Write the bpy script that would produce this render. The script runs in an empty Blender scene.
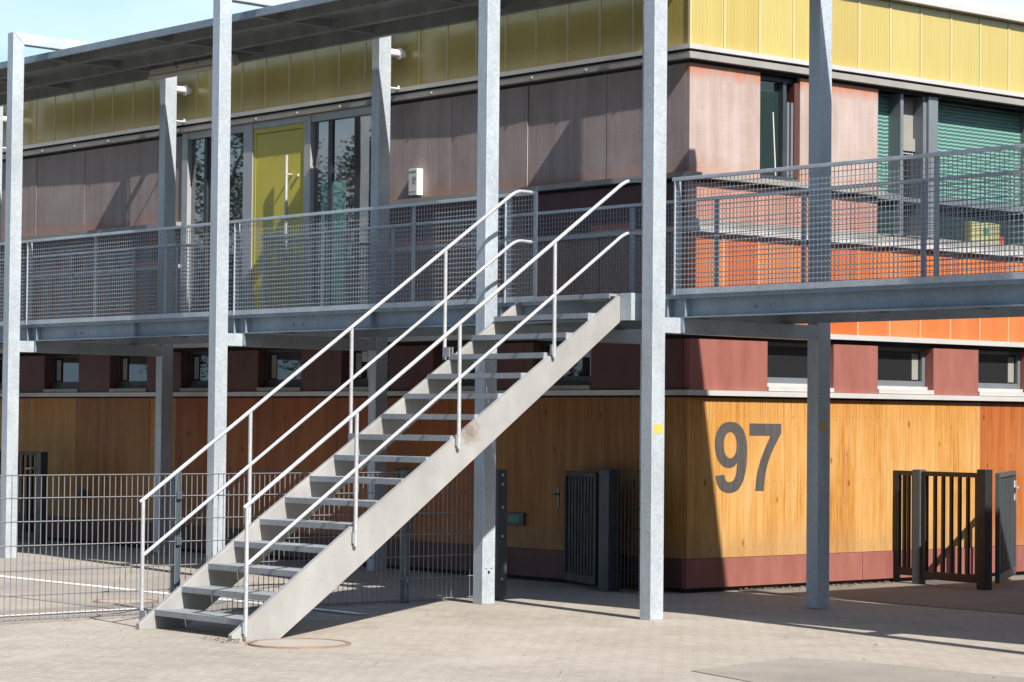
import bpy, bmesh, math, random
from mathutils import Vector, Matrix
random.seed(7)
S = bpy.context.scene
C = S.collection

# ------------------------------------------------------------------ materials
ALB = .70          # all base colours were picked a little high for the exposure
class NT:
    def __init__(s, name):
        s.m = bpy.data.materials.new(name); s.m.use_nodes = True
        s.t = s.m.node_tree; s.n = s.t.nodes
        s.b = s.n['Principled BSDF']
        s.geo = None
    def node(s, typ, **kw):
        n = s.n.new(typ)
        for k, v in kw.items():
            if k in n.inputs: n.inputs[k].default_value = v
            else: setattr(n, k, v)
        return n
    def link(s, a, b): s.t.links.new(a, b)
    def pos(s):
        if s.geo is None: s.geo = s.node('ShaderNodeNewGeometry')
        return s.geo.outputs['Position']
    def mapping(s, scale, loc=(0, 0, 0), rot=(0, 0, 0)):
        m = s.node('ShaderNodeMapping'); m.inputs['Scale'].default_value = scale
        m.inputs['Location'].default_value = loc; m.inputs['Rotation'].default_value = rot
        s.link(s.pos(), m.inputs['Vector']); return m.outputs['Vector']
    def noise(s, scale=(1, 1, 1), sc=5., detail=4., rough=.55, loc=(0, 0, 0)):
        n = s.node('ShaderNodeTexNoise', Scale=sc, Detail=detail, Roughness=rough)
        s.link(s.mapping(scale, loc), n.inputs['Vector']); return n.outputs['Fac']
    def ramp(s, fac, stops):
        r = s.node('ShaderNodeValToRGB'); e = r.color_ramp.elements
        while len(e) < len(stops): e.new(.5)
        for el, (p, c) in zip(e, stops):
            el.position = p; el.color = (c[0], c[1], c[2], 1) if not isinstance(c, (int, float)) else (c, c, c, 1)
        s.link(fac, r.inputs['Fac']); return r.outputs['Color']
    def mix(s, fac, a, b, typ='MIX'):
        m = s.node('ShaderNodeMix', data_type='RGBA', blend_type=typ)
        for sock, v in ((m.inputs[0], fac), (m.inputs[6], a), (m.inputs[7], b)):
            if isinstance(v, (int, float)): sock.default_value = v
            elif isinstance(v, (tuple, list)): sock.default_value = (v[0], v[1], v[2], 1)
            else: s.link(v, sock)
        return m.outputs[2]
    def math(s, op, a, b=0., c=0.):
        m = s.node('ShaderNodeMath', operation=op)
        for i, v in enumerate((a, b, c)):
            if isinstance(v, (int, float)): m.inputs[i].default_value = v
            else: s.link(v, m.inputs[i])
        return m.outputs[0]
    def xyz(s):
        x = s.node('ShaderNodeSeparateXYZ'); s.link(s.pos(), x.inputs[0]); return x.outputs
    def color(s, c):
        if isinstance(c, (tuple, list)): s.b.inputs['Base Color'].default_value = (c[0] * ALB, c[1] * ALB, c[2] * ALB, 1)
        else: s.link(s.mix(1., c, (ALB, ALB, ALB), 'MULTIPLY'), s.b.inputs['Base Color'])
    def rough(s, r):
        if isinstance(r, (int, float)): s.b.inputs['Roughness'].default_value = r
        else: s.link(r, s.b.inputs['Roughness'])
    def bump(s, h, strength=.3, dist=.01):
        b = s.node('ShaderNodeBump', Strength=strength, Distance=dist)
        s.link(h, b.inputs['Height']); s.link(b.outputs['Normal'], s.b.inputs['Normal'])
    def set(s, **kw):
        for k, v in kw.items(): s.b.inputs[k.replace('_', ' ')].default_value = v
        return s.m

def steel(name, c, metallic=.35, rough=.48, var=.12, spangle=True, stain=None, spot=None):
    t = NT(name)
    n1 = t.noise((1, 1, .35), 3.0, 5)
    lo = tuple(x * (1 - var) for x in c); hi = tuple(min(1, x * (1 + var)) for x in c)
    col = t.ramp(n1, [(.3, lo), (.7, hi)])
    if spangle:
        v = t.node('ShaderNodeTexVoronoi', Scale=55.); t.link(t.pos(), v.inputs['Vector'])
        w = t.ramp(v.outputs['Color'], [(0, .86), (1, 1.12)])
        col = t.mix(1.0, col, w, 'MULTIPLY')
    if stain:
        n2 = t.noise((1, 1, 1), 9., 6, .65)
        col = t.mix(t.ramp(n2, [(.56, 0.), (.74, .7)]), col, stain)
        n3 = t.noise((1, 1, 1), 2.2, 6, .65, (3, 3, 1))
        col = t.mix(t.ramp(n3, [(.45, 0.), (.7, .45)]), col, tuple(v * 1.2 for v in c))
        n4 = t.noise((14, 14, .8), 3, 4, .6, (8, 3, 1))
        col = t.mix(t.ramp(n4, [(.6, 0.), (.75, .3)]), col, tuple(v * .62 for v in c))
    if spot:
        d = t.node('ShaderNodeVectorMath', operation='DISTANCE'); t.link(t.pos(), d.inputs[0]); d.inputs[1].default_value = spot
        nn = t.math('ADD', d.outputs['Value'], t.math('MULTIPLY', t.math('SUBTRACT', t.noise((1, 1, 1), 22, 4, .6), .5), .16))
        col = t.mix(t.ramp(nn, [(.03, .75), (.115, 0.)]), col, (.20, .135, .085))
    t.color(col)
    t.rough(t.ramp(t.noise((1, 1, 1), 8., 3), [(.3, rough - .08), (.7, rough + .1)]))
    return t.set(Metallic=metallic)

M = {}
M['galv'] = steel('galvanized steel', (.56, .63, .70), .3, .42, .13)
M['galv_rail'] = steel('handrail steel', (.57, .59, .62), .3, .42, .12)
M['stringer'] = steel('stringer steel', (.395, .395, .39), .18, .52, .17, False, (.37, .35, .32), (1.69, -3.985, 1.46))
M['tread'] = steel('tread grating steel', (.37, .405, .44), .3, .5, .15)
M['beam'] = steel('beam steel', (.30, .375, .45), .3, .5, .14)
M['canopy'] = steel('canopy steel', (.27, .29, .29), .25, .55, .2)
M['mesh'] = steel('mesh wire steel', (.34, .39, .44), .3, .5, .08, False)
M['fencewire'] = steel('fence wire steel', (.25, .26, .28), .3, .5, .08, False)
M['anthracite'] = steel('anthracite paint', (.045, .055, .068), 0., .45, .15, False)
M['black_paint'] = steel('near black paint', (.010, .012, .016), 0., .55, .12, False)
M['gateblack'] = steel('dark gate paint', (.018, .021, .026), 0., .5, .12, False)
M['gateblue'] = steel('blue grey gate paint', (.055, .075, .09), 0., .5, .12, False)
M['bluegrey'] = steel('blue grey paint', (.075, .105, .135), .1, .45, .12, False)
M['trim'] = steel('aluminium trim', (.66, .65, .64), .25, .42, .06, False)
M['trim_grey'] = steel('grey trim', (.38, .365, .345), .2, .5, .1, False)
M['profile'] = steel('window profile', (.22, .25, .28), .3, .4, .06, False)
M['lightprofile'] = steel('light door profile', (.52, .54, .57), .3, .4, .05, False)
M['white'] = steel('white paint', (.78, .78, .77), 0., .45, .03, False)
M['dark'] = steel('dark recess', (.02, .019, .019), 0., .8, .1, False)
M['sticker'] = steel('yellow sticker', (.70, .48, .10), 0., .5, .05, False)
M['black'] = steel('black rubber', (.012, .012, .013), 0., .6, .05, False)
M['core'] = steel('plaster core', (.12, .11, .10), 0., .8, .1, False)
M['rust'] = steel('rusty iron', (.34, .235, .18), .2, .7, .25, False)
M['cover'] = steel('cast concrete cover', (.40, .355, .31), 0., .85, .12, False)
M['jamb'] = steel('dark red jamb', (.10, .035, .03), 0., .5, .1, False)
M['rubber_text'] = steel('grey print', (.22, .22, .24), 0., .6, .02, False)
M['green'] = steel('green plastic', (.03, .20, .12), 0., .4, .05, False)
M['red'] = steel('red plastic', (.42, .04, .05), 0., .4, .05, False)
M['boxyellow'] = steel('yellow green paper', (.36, .36, .16), 0., .6, .08, False)
M['lampcase'] = steel('lamp housing', (.55, .53, .46), 0., .4, .05, False)
M['beige'] = steel('beige blind', (.30, .30, .27), 0., .6, .04, False)

def poly(name, c, c2):
    # multiwall plastic sheet: fine vertical flutes, soft tint differences
    t = NT(name)
    x = t.xyz(); u = t.math('ADD', x[0], x[1])
    fl = t.math('SINE', t.math('MULTIPLY', u, 2 * math.pi / .045))
    pn = t.node('ShaderNodeTexWhiteNoise', noise_dimensions='1D')
    t.link(t.math('FLOOR', t.math('DIVIDE', u, .46)), pn.inputs['W'])
    n = t.noise((3, 3, .25), 2.2, 4)
    f = t.math('ADD', t.math('MULTIPLY', n, .6), t.math('MULTIPLY', pn.outputs['Value'], .4))
    col = t.ramp(f, [(.3, c), (.7, c2)])
    st = t.noise((10, 10, .3), 4, 5, .6, (5, 5, 5))
    col = t.mix(t.ramp(st, [(.5, 0.), (.75, .45)]), col, tuple(v * .8 + .06 for v in c))
    col = t.mix(.16, col, t.ramp(t.math('MULTIPLY_ADD', fl, .5, .5), [(0, .55), (1, 1.)]), 'MULTIPLY')
    t.color(col); t.rough(.22); t.bump(fl, .04, .004)
    return t.set(Coat_Weight=.15, Coat_Roughness=.12)
M['yellow'] = poly('yellow multiwall sheet', (.49, .38, .105), (.545, .455, .145))
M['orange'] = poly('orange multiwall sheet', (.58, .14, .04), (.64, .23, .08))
M['orange_shade'] = poly('orange sheet browned for shade', (.30, .15, .075), (.36, .19, .10))  # orange sheet darkened and greyed to carry the left face's shade
M['joint_o_shade'] = steel('joint strip darkened for shade', (.36, .22, .14), 0., .4, .04, False)  # joint strip toned down with the shaded sheet
M['joint_y'] = steel('pale joint strip', (.58, .50, .27), 0., .4, .04, False)
M['joint_o'] = steel('pale orange joint strip', (.66, .32, .16), 0., .4, .04, False)

def clad(name, ca, cb, cc, orange):
    t = NT(name)
    x = t.xyz(); u = t.math('ADD', x[0], x[1])
    n1 = t.noise((2.2, 2.2, .22), 3.2, 6, .62)       # vertical runs
    n2 = t.noise((1, 1, 1), 1.6, 5, .6, (3, 7, 1))
    n3 = t.noise((9, 9, .12), 8, 3, .5)
    n4 = t.noise((1, 1, 30), 3.5, 2, .5)
    f = t.math('ADD', t.math('MULTIPLY', n1, .55), t.math('MULTIPLY', n2, .45))
    col = t.ramp(f, [(.34, ca), (.5, cb), (.64, cc)])
    col = t.mix(.35, col, t.ramp(n3, [(.3, .72), (.7, 1.12)]), 'MULTIPLY')
    col = t.mix(.14, col, t.ramp(n4, [(.35, .6), (.65, 1.15)]), 'MULTIPLY')
    # unweathered orange run along the top edge and rusty drips along the foot
    top = t.math('ADD', x[2], t.math('MULTIPLY', t.math('SUBTRACT', n1, .5), .30))
    if orange: col = t.mix(t.ramp(t.math('SUBTRACT', top, 4.2), [(.50, 0.), (.63, .85)]), col, (.50, .17, .08))
    foot = t.math('ADD', x[2], t.math('MULTIPLY', t.math('SUBTRACT', n2, .5), .35))
    col = t.mix(t.ramp(t.math('SUBTRACT', foot, 3.4), [(.44, .5), (.62, 0.)]), col, (.42, .19, .13))
    t.color(col)
    t.rough(.55); t.bump(n2, .25, .03)
    return t.set(Metallic=.1, Specular_IOR_Level=.25)
M['clad'] = clad('weathered pink cladding', (.42, .31, .275), (.50, .40, .365), (.57, .48, .45), True)
M['clad_shade'] = clad('weathered cladding greyed for shade', (.37, .29, .28), (.46, .38, .37), (.53, .455, .445), False)  # cladding copy toned darker and greyer for the shaded left face

def clad_low():
    t = NT('salmon lower cladding')
    n1 = t.noise((2.2, 2.2, .4), 3.2, 6, .62)
    t.color(t.ramp(n1, [(.3, (.46, .20, .15)), (.7, (.56, .33, .27))])); t.rough(.5)
    return t.set(Metallic=.1)
M['clad_low'] = clad_low()

def redpanel(name, ca, cb):
    t = NT(name)
    n1 = t.noise((2, 2, .6), 2.6, 6, .6); n2 = t.noise((1, 1, 1), 14, 3)
    col = t.ramp(n1, [(.3, ca), (.7, cb)])
    col = t.mix(t.ramp(n2, [(.62, 0.), (.8, .3)]), col, tuple(v * 1.15 for v in cb))
    t.color(col); t.rough(.5); t.bump(n1, .15, .02)
    return t.set(Specular_IOR_Level=.25)
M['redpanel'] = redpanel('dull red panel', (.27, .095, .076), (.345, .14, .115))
M['redpanel_shade'] = redpanel('red panel darkened for shade', (.115, .052, .046), (.16, .075, .065))  # shaded copy of the red panel: left-face shade is in the colour

def wood(name, cs, red):
    t = NT(name)
    x = t.xyz(); u = t.math('ADD', x[0], x[1])
    ub = t.math('DIVIDE', u, .092)
    wn = t.node('ShaderNodeTexWhiteNoise', noise_dimensions='1D'); t.link(t.math('FLOOR', ub), wn.inputs['W'])
    g = t.noise((14, 14, .55), 3.5, 6, .6)
    blot = t.noise((1.3, 1.3, .55), 1.5, 5, .6)
    wb = t.node('ShaderNodeTexWhiteNoise', noise_dimensions='1D')
    t.link(t.math('FLOOR', t.math('DIVIDE', u, .46)), wb.inputs['W'])
    f = t.math('ADD', t.math('MULTIPLY', wn.outputs['Value'], .10), t.math('MULTIPLY', g, .56))
    f = t.math('ADD', f, t.math('MULTIPLY', blot, .48))
    f = t.math('ADD', f, t.math('MULTIPLY', wb.outputs['Value'], .10))
    col = t.ramp(f, [(.44, cs[0]), (.56, cs[1]), (.70, cs[2])])
    # worn pale streaks and small scuffs
    st = t.noise((26, 26, 1.2), 3, 4, .5, (1, 4, 2))
    col = t.mix(t.ramp(st, [(.62, 0.), (.74, .6)]), col, cs[3])
    kn = t.noise((5, 5, 2.2), 4, 3, .5, (2, 8, 3))
    col = t.mix(t.ramp(kn, [(.68, 0.), (.76, .5)]), col, red)
    wash = t.noise((3, 3, .5), 2.2, 4, .6, (7, 3, 6))
    col = t.mix(t.ramp(wash, [(.5, 0.), (.72, .35)]), col, cs[3])
    hi = t.math('ADD', x[2], t.math('MULTIPLY', t.math('SUBTRACT', blot, .5), 1.6))
    col = t.mix(t.ramp(t.math('SUBTRACT', hi, 1.), [(.2, 0.), (.9, .42)]), col, tuple(v * w for v, w in zip(cs[1], (1., .84, .6))))
    fl = t.noise((1, 1, .6), 46, 2, .5)
    col = t.mix(t.ramp(fl, [(.70, 0.), (.76, .5)]), col, cs[3])
    # dark drips from the top edge
    dr = t.noise((16, 16, .35), 3, 3, .5, (9, 2, 5))
    col = t.mix(t.math('MULTIPLY', t.ramp(dr, [(.52, 0.), (.70, .75)]), t.ramp(t.math('SUBTRACT', x[2], 1.), [(.3, 0.), (.78, 1.)])), col, red)
    # dark knots and rows of small screw heads
    kv = t.node('ShaderNodeTexVoronoi', Scale=1.); t.link(t.mapping((5.5, 5.5, 2.6)), kv.inputs['Vector'])
    col = t.mix(t.ramp(kv.outputs['Distance'], [(.05, .75), (.12, 0.)]), col, tuple(v * .55 for v in red))
    sd = t.math('ABSOLUTE', t.math('SUBTRACT', t.math('FRACT', ub), .5))
    zr = t.math('ABSOLUTE', t.math('SUBTRACT', t.math('FRACT', t.math('DIVIDE', t.math('SUBTRACT', x[2], .40), .61)), .5))
    scr = t.math('MULTIPLY', t.math('LESS_THAN', sd, .055), t.math('GREATER_THAN', zr, .491))
    col = t.mix(t.math('MULTIPLY', scr, .7), col, (.12, .09, .07))
    # splash dirt along the foot
    sp = t.math('ADD', x[2], t.math('MULTIPLY', t.math('SUBTRACT', blot, .5), .5))
    col = t.mix(t.ramp(sp, [(.36, .4), (.62, 0.)]), col, (.36, .24, .14))
    gr = t.math('FRACT', ub)
    groove = t.math('LESS_THAN', gr, .05)
    col = t.mix(t.math('MULTIPLY', groove, .3), col, tuple(v * .35 for v in cs[0]))
    t.color(col); t.rough(t.ramp(g, [(.3, .42), (.7, .62)]))
    t.bump(t.math('SUBTRACT', t.math('MULTIPLY', g, .25), groove), .3, .006)
    return t.set(Specular_IOR_Level=.2)
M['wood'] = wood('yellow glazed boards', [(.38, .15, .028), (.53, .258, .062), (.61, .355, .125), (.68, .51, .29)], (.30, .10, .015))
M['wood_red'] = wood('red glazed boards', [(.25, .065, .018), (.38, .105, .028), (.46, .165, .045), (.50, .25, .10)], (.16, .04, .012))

M['wood_brown_shade'] = wood('brown boards darkened for shade', [(.24, .095, .024), (.36, .15, .040), (.44, .215, .065), (.48, .29, .14)], (.14, .05, .015))  # brown hue, with albedo also lowered to deepen the left wall's shade

def pavement():
    t = NT('cream concrete paving')
    br = t.node('ShaderNodeTexBrick', Scale=1.0)
    br.inputs['Mortar Size'].default_value = .008; br.inputs['Brick Width'].default_value = .16; br.inputs['Row Height'].default_value = .08
    br.inputs['Mortar Smooth'].default_value = .6
    br.inputs['Color1'].default_value = (1, 1, 1, 1); br.inputs['Color2'].default_value = (.80, .80, .80, 1); br.inputs['Mortar'].default_value = (.55, .52, .48, 1)
    t.link(t.mapping((1, 1, 1)), br.inputs['Vector'])
    n1 = t.noise((1, 1, 1), .55, 6, .6); n2 = t.noise((1, 1, 1), 3.1, 5, .65, (4, 1, 0)); n3 = t.noise((1, 1, 1), 60, 3, .6)
    f = t.math('ADD', t.math('MULTIPLY', n1, .6), t.math('MULTIPLY', n2, .4))
    col = t.ramp(f, [(.32, (.36, .322, .275)), (.5, (.45, .41, .355)), (.68, (.50, .462, .408))])
    col = t.mix(.6, col, br.outputs['Color'], 'MULTIPLY')
    col = t.mix(.5, col, t.ramp(n3, [(.3, .7), (.7, 1.2)]), 'MULTIPLY')
    col = t.mix(t.ramp(n2, [(.60, 0.), (.72, .35)]), col, (.24, .21, .185))
    st = t.noise((1, 1, 1), 1.7, 6, .7, (12, 3, 0))
    col = t.mix(t.ramp(st, [(.56, 0.), (.68, .45)]), col, (.27, .235, .20))
    sp = t.noise((1, 1, 1), 11, 4, .6, (2, 9, 0))
    col = t.mix(t.ramp(sp, [(.66, 0.), (.72, .55)]), col, (.22, .195, .17))
    wr = t.noise((1, 1, 1), .8, 6, .65, (1, 1, 0))
    col = t.mix(t.ramp(wr, [(.52, 0.), (.70, .5)]), col, (.54, .495, .435))
    gr = t.noise((1, 1, 1), 24, 3, .7, (5, 1, 0))
    col = t.mix(.5, col, t.ramp(gr, [(.3, .74), (.7, 1.2)]), 'MULTIPLY')
    t.color(col); t.rough(.85)
    t.bump(t.math('ADD', br.outputs['Fac'], t.math('MULTIPLY', n3, -.4)), .35, -.006)
    return t.m
M['pave'] = pavement()

def asphalt(name, c):
    t = NT(name)
    n1 = t.noise((1, 1, 1), 1.1, 6, .6); n3 = t.noise((1, 1, 1), 90, 3, .6)
    col = t.ramp(n1, [(.3, tuple(v * .8 for v in c)), (.7, tuple(v * 1.15 for v in c))])
    col = t.mix(.6, col, t.ramp(n3, [(.3, .6), (.7, 1.3)]), 'MULTIPLY')
    t.color(col); t.rough(.85); t.bump(n3, .4, .005)
    return t.m
M['patch'] = asphalt('grey asphalt patch', (.315, .288, .255))
M['yard'] = asphalt('worn light asphalt', (.37, .335, .30))
M['soil'] = asphalt('brown gravelly asphalt', (.215, .19, .17))
M['farground'] = asphalt('dark unseen ground to cut bounce', (.055, .055, .05))  # unseen ground made dark to cut light bounced from behind
M['line'] = asphalt('worn white line paint', (.95, .93, .9))

def glass(name, c, f0=2.2):
    t = NT(name); t.color(c); t.rough(.015)
    n = t.noise((1, 1, 1), 1.3, 2); t.bump(n, .02, .02)
    return t.set(IOR=f0)
M['glass'] = glass('dark window glass', (.02, .022, .024), 1.7)
M['doorglass'] = glass('mirroring door glass', (.07, .074, .08), 2.6)
M['glass_teal'] = glass('teal tinted glass', (.02, .04, .04), 1.7)
M['film'] = glass('teal reflection film', (.12, .30, .28), 1.8)

def slats():
    t = NT('teal slatted sunscreen')
    x = t.xyz(); u = t.math('ADD', x[0], x[1])
    wob = t.math('MULTIPLY', t.math('SINE', t.math('MULTIPLY', u, 2 * math.pi / .10)), .0028)
    ph = t.math('MULTIPLY', t.math('ADD', x[2], wob), 2 * math.pi / .038)
    w = t.math('SINE', ph)
    col = t.ramp(t.math('MULTIPLY_ADD', w, .5, .5), [(.1, (.075, .17, .15)), (.55, (.13, .30, .265)), (.9, (.17, .36, .315))])
    t.color(col); t.rough(.5); t.bump(w, .5, .01)
    return t.m
M['slats'] = slats()

def doory():
    t = NT('yellow door paint')
    n = t.noise((1, 1, 1), 1.5, 4)
    t.color(t.ramp(n, [(.3, (.66, .57, .05)), (.7, (.72, .63, .075))])); t.rough(.35)
    return t.m
M['doory'] = doory()

def leafmat(name, a, b):
    t = NT(name)
    n = t.noise((1, 1, 1), 2.2, 3)
    t.color(t.ramp(n, [(.3, a), (.7, b)])); t.rough(.55)
    return t.m
M['leaf'] = leafmat('leaf green', (.06, .10, .025), (.13, .20, .06))
M['litter'] = leafmat('dry leaf crumbs', (.13, .09, .05), (.30, .24, .17))
M['bark'] = leafmat('bark', (.07, .05, .035), (.13, .10, .075))

# ------------------------------------------------------------------ mesh builder
def rounded(pts, rad=.06, n=6):
    pts = [Vector(p) for p in pts]; out = [pts[0]]
    for a, b, c in zip(pts, pts[1:], pts[2:]):
        d0, d1 = (a - b), (c - b); r = min(rad, d0.length * .45, d1.length * .45)
        p, q = b + d0.normalized() * r, b + d1.normalized() * r
        for k in range(n + 1):
            t = k / n; out.append(p * (1 - t) ** 2 + b * 2 * t * (1 - t) + q * t * t)
    return out + [pts[-1]]
class MB:
    def __init__(s): s.bm = bmesh.new()
    def face(s, vs, mi=0):
        try:
            f = s.bm.faces.new(vs); f.material_index = mi
        except ValueError: pass
    def hexa(s, p, mi=0):
        v = [s.bm.verts.new(q) for q in p]
        for i in ((3, 2, 1, 0), (4, 5, 6, 7), (0, 1, 5, 4), (1, 2, 6, 5), (2, 3, 7, 6), (3, 0, 4, 7)):
            s.face([v[k] for k in i], mi)
        return s
    def box(s, x0, x1, y0, y1, z0, z1, mi=0):
        return s.hexa([(x0, y0, z0), (x1, y0, z0), (x1, y1, z0), (x0, y1, z0), (x0, y0, z1), (x1, y0, z1), (x1, y1, z1), (x0, y1, z1)], mi)
    def prism_x(s, x0, x1, yz, mi=0):       # polygon in the yz plane, extruded along x
        a = [s.bm.verts.new((x0, y, z)) for y, z in yz]; b = [s.bm.verts.new((x1, y, z)) for y, z in yz]
        s.face(a[::-1], mi); s.face(b, mi); n = len(a)
        for i in range(n): s.face([a[i], a[(i + 1) % n], b[(i + 1) % n], b[i]], mi)
        return s
    def poly_z(s, xy, z, z0=None, mi=0):
        a = [s.bm.verts.new((x, y, z)) for x, y in xy]; s.face(a, mi)
        if z0 is not None:
            b = [s.bm.verts.new((x, y, z0)) for x, y in xy]; n = len(a)
            for i in range(n): s.face([b[i], b[(i + 1) % n], a[(i + 1) % n], a[i]], mi)
        return s
    def tube(s, pts, r, n=10, mi=0, r2=None):
        pts = [Vector(p) for p in pts]; rings = []
        for i, p in enumerate(pts):
            if i == 0: d = pts[1] - p
            elif i == len(pts) - 1: d = p - pts[-2]
            else: d = (p - pts[i - 1]).normalized() + (pts[i + 1] - p).normalized()
            d.normalize()
            up = Vector((0, 0, 1)) if abs(d.z) < .9 else Vector((1, 0, 0))
            a = d.cross(up).normalized(); b = d.cross(a).normalized()
            rr = r if r2 is None else r + (r2 - r) * i / (len(pts) - 1)
            rings.append([s.bm.verts.new(p + a * rr * math.cos(2 * math.pi * k / n) + b * rr * math.sin(2 * math.pi * k / n)) for k in range(n)])
        for q, w in zip(rings, rings[1:]):
            for k in range(n): s.face([q[k], q[(k + 1) % n], w[(k + 1) % n], w[k]], mi)
        s.face(rings[0][::-1], mi); s.face(rings[-1], mi)
        return s
    def wire(s, a, b, r, mi=0):              # square thin bar
        return s.tube([a, b], r * 1.2, 4, mi)
    def build(s, name, mats, parent=None, bevel=0., smooth=False):
        bmesh.ops.recalc_face_normals(s.bm, faces=s.bm.faces)
        off = Vector((0, 0, 0)); p = parent
        while p is not None: off += p.location; p = p.parent
        if parent is None:
            vs = [v.co for v in s.bm.verts]
            off = Vector(((min(v.x for v in vs) + max(v.x for v in vs)) / 2, (min(v.y for v in vs) + max(v.y for v in vs)) / 2, min(v.z for v in vs)))
        bmesh.ops.translate(s.bm, verts=s.bm.verts, vec=-off)
        me = bpy.data.meshes.new(name); s.bm.to_mesh(me); s.bm.free()
        for m in (mats if isinstance(mats, (list, tuple)) else [mats]): me.materials.append(m)
        if smooth:
            me.polygons.foreach_set('use_smooth', [True] * len(me.polygons)); me.set_sharp_from_angle(angle=math.radians(40))
        o = bpy.data.objects.new(name, me); C.objects.link(o)
        if parent is not None: o.parent = parent
        else: o.location = off
        if bevel:
            b = o.modifiers.new('edge', 'BEVEL'); b.width = bevel; b.segments = 2; b.limit_method = 'ANGLE'
        return o

def tag(o, label=None, cat=None, group=None, kind=None):
    for k, v in (('label', label), ('category', cat), ('group', group), ('kind', kind)):
        if v: o[k] = v
    return o
def thing(name, label, cat, loc=(0, 0, 0), group=None):
    o = bpy.data.objects.new(name, None); C.objects.link(o); o.location = loc; o.empty_display_size = .2
    return tag(o, label, cat, group)
def copy_tree(o, parent=None):
    c = o.copy(); C.objects.link(c)
    if parent: c.parent = parent
    for ch in list(o.children): copy_tree(ch, c)
    return c

# ------------------------------------------------------------------ ground
tag(MB().poly_z([(-400, -400), (400, -400), (400, 400), (-400, 400)], -.004).build('ground', M['farground']), kind='structure')
tag(MB().poly_z([(-45, -11.5), (40, -11.5), (40, 40), (-45, 40)], 0).build('paved_yard', M['pave']), kind='structure')
tag(MB().poly_z([(-30, -5.25), (-1.2, -5.25), (-.62, -4.9), (-.62, -2.35), (-30, -2.35)], .004).build('yard_surface', M['yard']), kind='structure')
g = MB().poly_z([(.0, .66), (2.6, .60), (12, .5), (12, 14), (0, 14)], .004)
tag(g.build('side_path', M['soil']), kind='structure')
g = MB().poly_z([(5.01, -4.947), (4.813, -3.82), (5.245, -3.619), (6.6, -3.58), (9.5, -4.6), (6.527, -5.59), (5.803, -5.151)], .004)
tag(g.build('paving_patch', M['patch']), kind='structure')
for pts in ([(-9.5, -4.10), (-.55, -4.0), (-.55, -3.88), (-9.5, -3.98)], [(-1.04, -7.9), (-.92, -7.9), (-1.10, -5.0), (-1.22, -5.0)],
            [(-.38, -4.0), (.35, -4.0), (.35, -3.88), (-.38, -3.88)]):
    tag(MB().poly_z(pts, .008).build('painted_line', M['line']), kind='structure')

def manhole(cx, cy, r, label):
    t = thing('manhole_cover', label, 'manhole cover', (cx, cy, 0))
    n = 40
    b = MB()
    ring = lambda R, z: [b.bm.verts.new((cx + R * math.cos(2 * math.pi * k / n), cy + R * math.sin(2 * math.pi * k / n), z)) for k in range(n)]
    A = [ring(r, .0), ring(r, .012), ring(r - .035, .012), ring(r - .035, .004)]
    for q, w in zip(A, A[1:]):
        for k in range(n): b.face([q[k], q[(k + 1) % n], w[(k + 1) % n], w[k]])
    b.build('frame_ring', M['rust'], t)
    b = MB(); b.poly_z([(cx + (r - .036) * math.cos(2 * math.pi * k / n), cy + (r - .036) * math.sin(2 * math.pi * k / n)) for k in range(n)], .009, .001)
    b.build('lid', M['cover'], t)
manhole(2.13, -5.86, .355, 'round manhole cover with rusty rim in front of the stair foot')
manhole(-1.88, -4.75, .27, 'round manhole cover behind the wire fence near white line')

# ------------------------------------------------------------------ building
B = thing('school_building', 'two storey building with yellow roof band, reddish cladding and orange wooden base', 'building')
LEN_R, LEN_L = 16., 22.
def fb(b, face, u0, u1, z0, z1, d0, d1, mi=0):
    if face == 'R': b.box(d0, d1, u0, u1, z0, z1, mi)
    else: b.box(-u1, -u0, -d1, -d0, z0, z1, mi)
    return b
def P(face, name, mat, rects, bevel=0., parent=None):
    b = MB()
    for r in rects: fb(b, face, *r)
    return b.build(name, mat, parent or B, bevel)
core = MB().box(-LEN_L, -.22, .22, LEN_R, 0, 5.70).build('wall', M['core'], B)
MB().box(-LEN_L, .09, -.145, LEN_R, 5.735, 5.80).box(-LEN_L, .05, -.10, LEN_R, 5.803, 5.885).build('roof_edge', M['trim'], B, .006)

def band(face, ln, z0, z1, first, step, mat, jm, segs):
    b = MB()
    for a, c, za, zb in segs:
        fb(b, face, a, c, za, zb, -.05, 0.)
    u = first
    while u < ln:
        for a, c, za, zb in segs:
            if a + .02 < u < c - .02: fb(b, face, u - .013, u + .013, za + .002, zb - .002, -.02, .007, 1)
        u += step
    return b
e = .0
band('R', LEN_R, 5., 5.735, .45, .4667, 0, 0, [(0, LEN_R, 5.002, 5.733)]).build('yellow_band', [M['yellow'], M['joint_y']], B)
band('L', LEN_L, 5., 5.735, .75, .4583, 0, 0, [(.052, LEN_L, 5.002, 5.733)]).build('yellow_band', [M['yellow'], M['joint_y']], B)
MB().box(-.014, .012, -.012, .014, 5.003, 5.732).build('corner_strip', M['joint_y'], B)
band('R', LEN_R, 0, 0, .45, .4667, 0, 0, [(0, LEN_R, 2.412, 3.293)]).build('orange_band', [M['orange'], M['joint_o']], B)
band('L', LEN_L, 0, 0, .75, .4583, 0, 0, [(.052, 4.47, 2.412, 3.293), (4.47, 8.36, 2.412, 2.55), (8.36, LEN_L, 2.412, 3.293)]).build('orange_band', [M['orange_shade'], M['joint_o_shade']], B)

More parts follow.
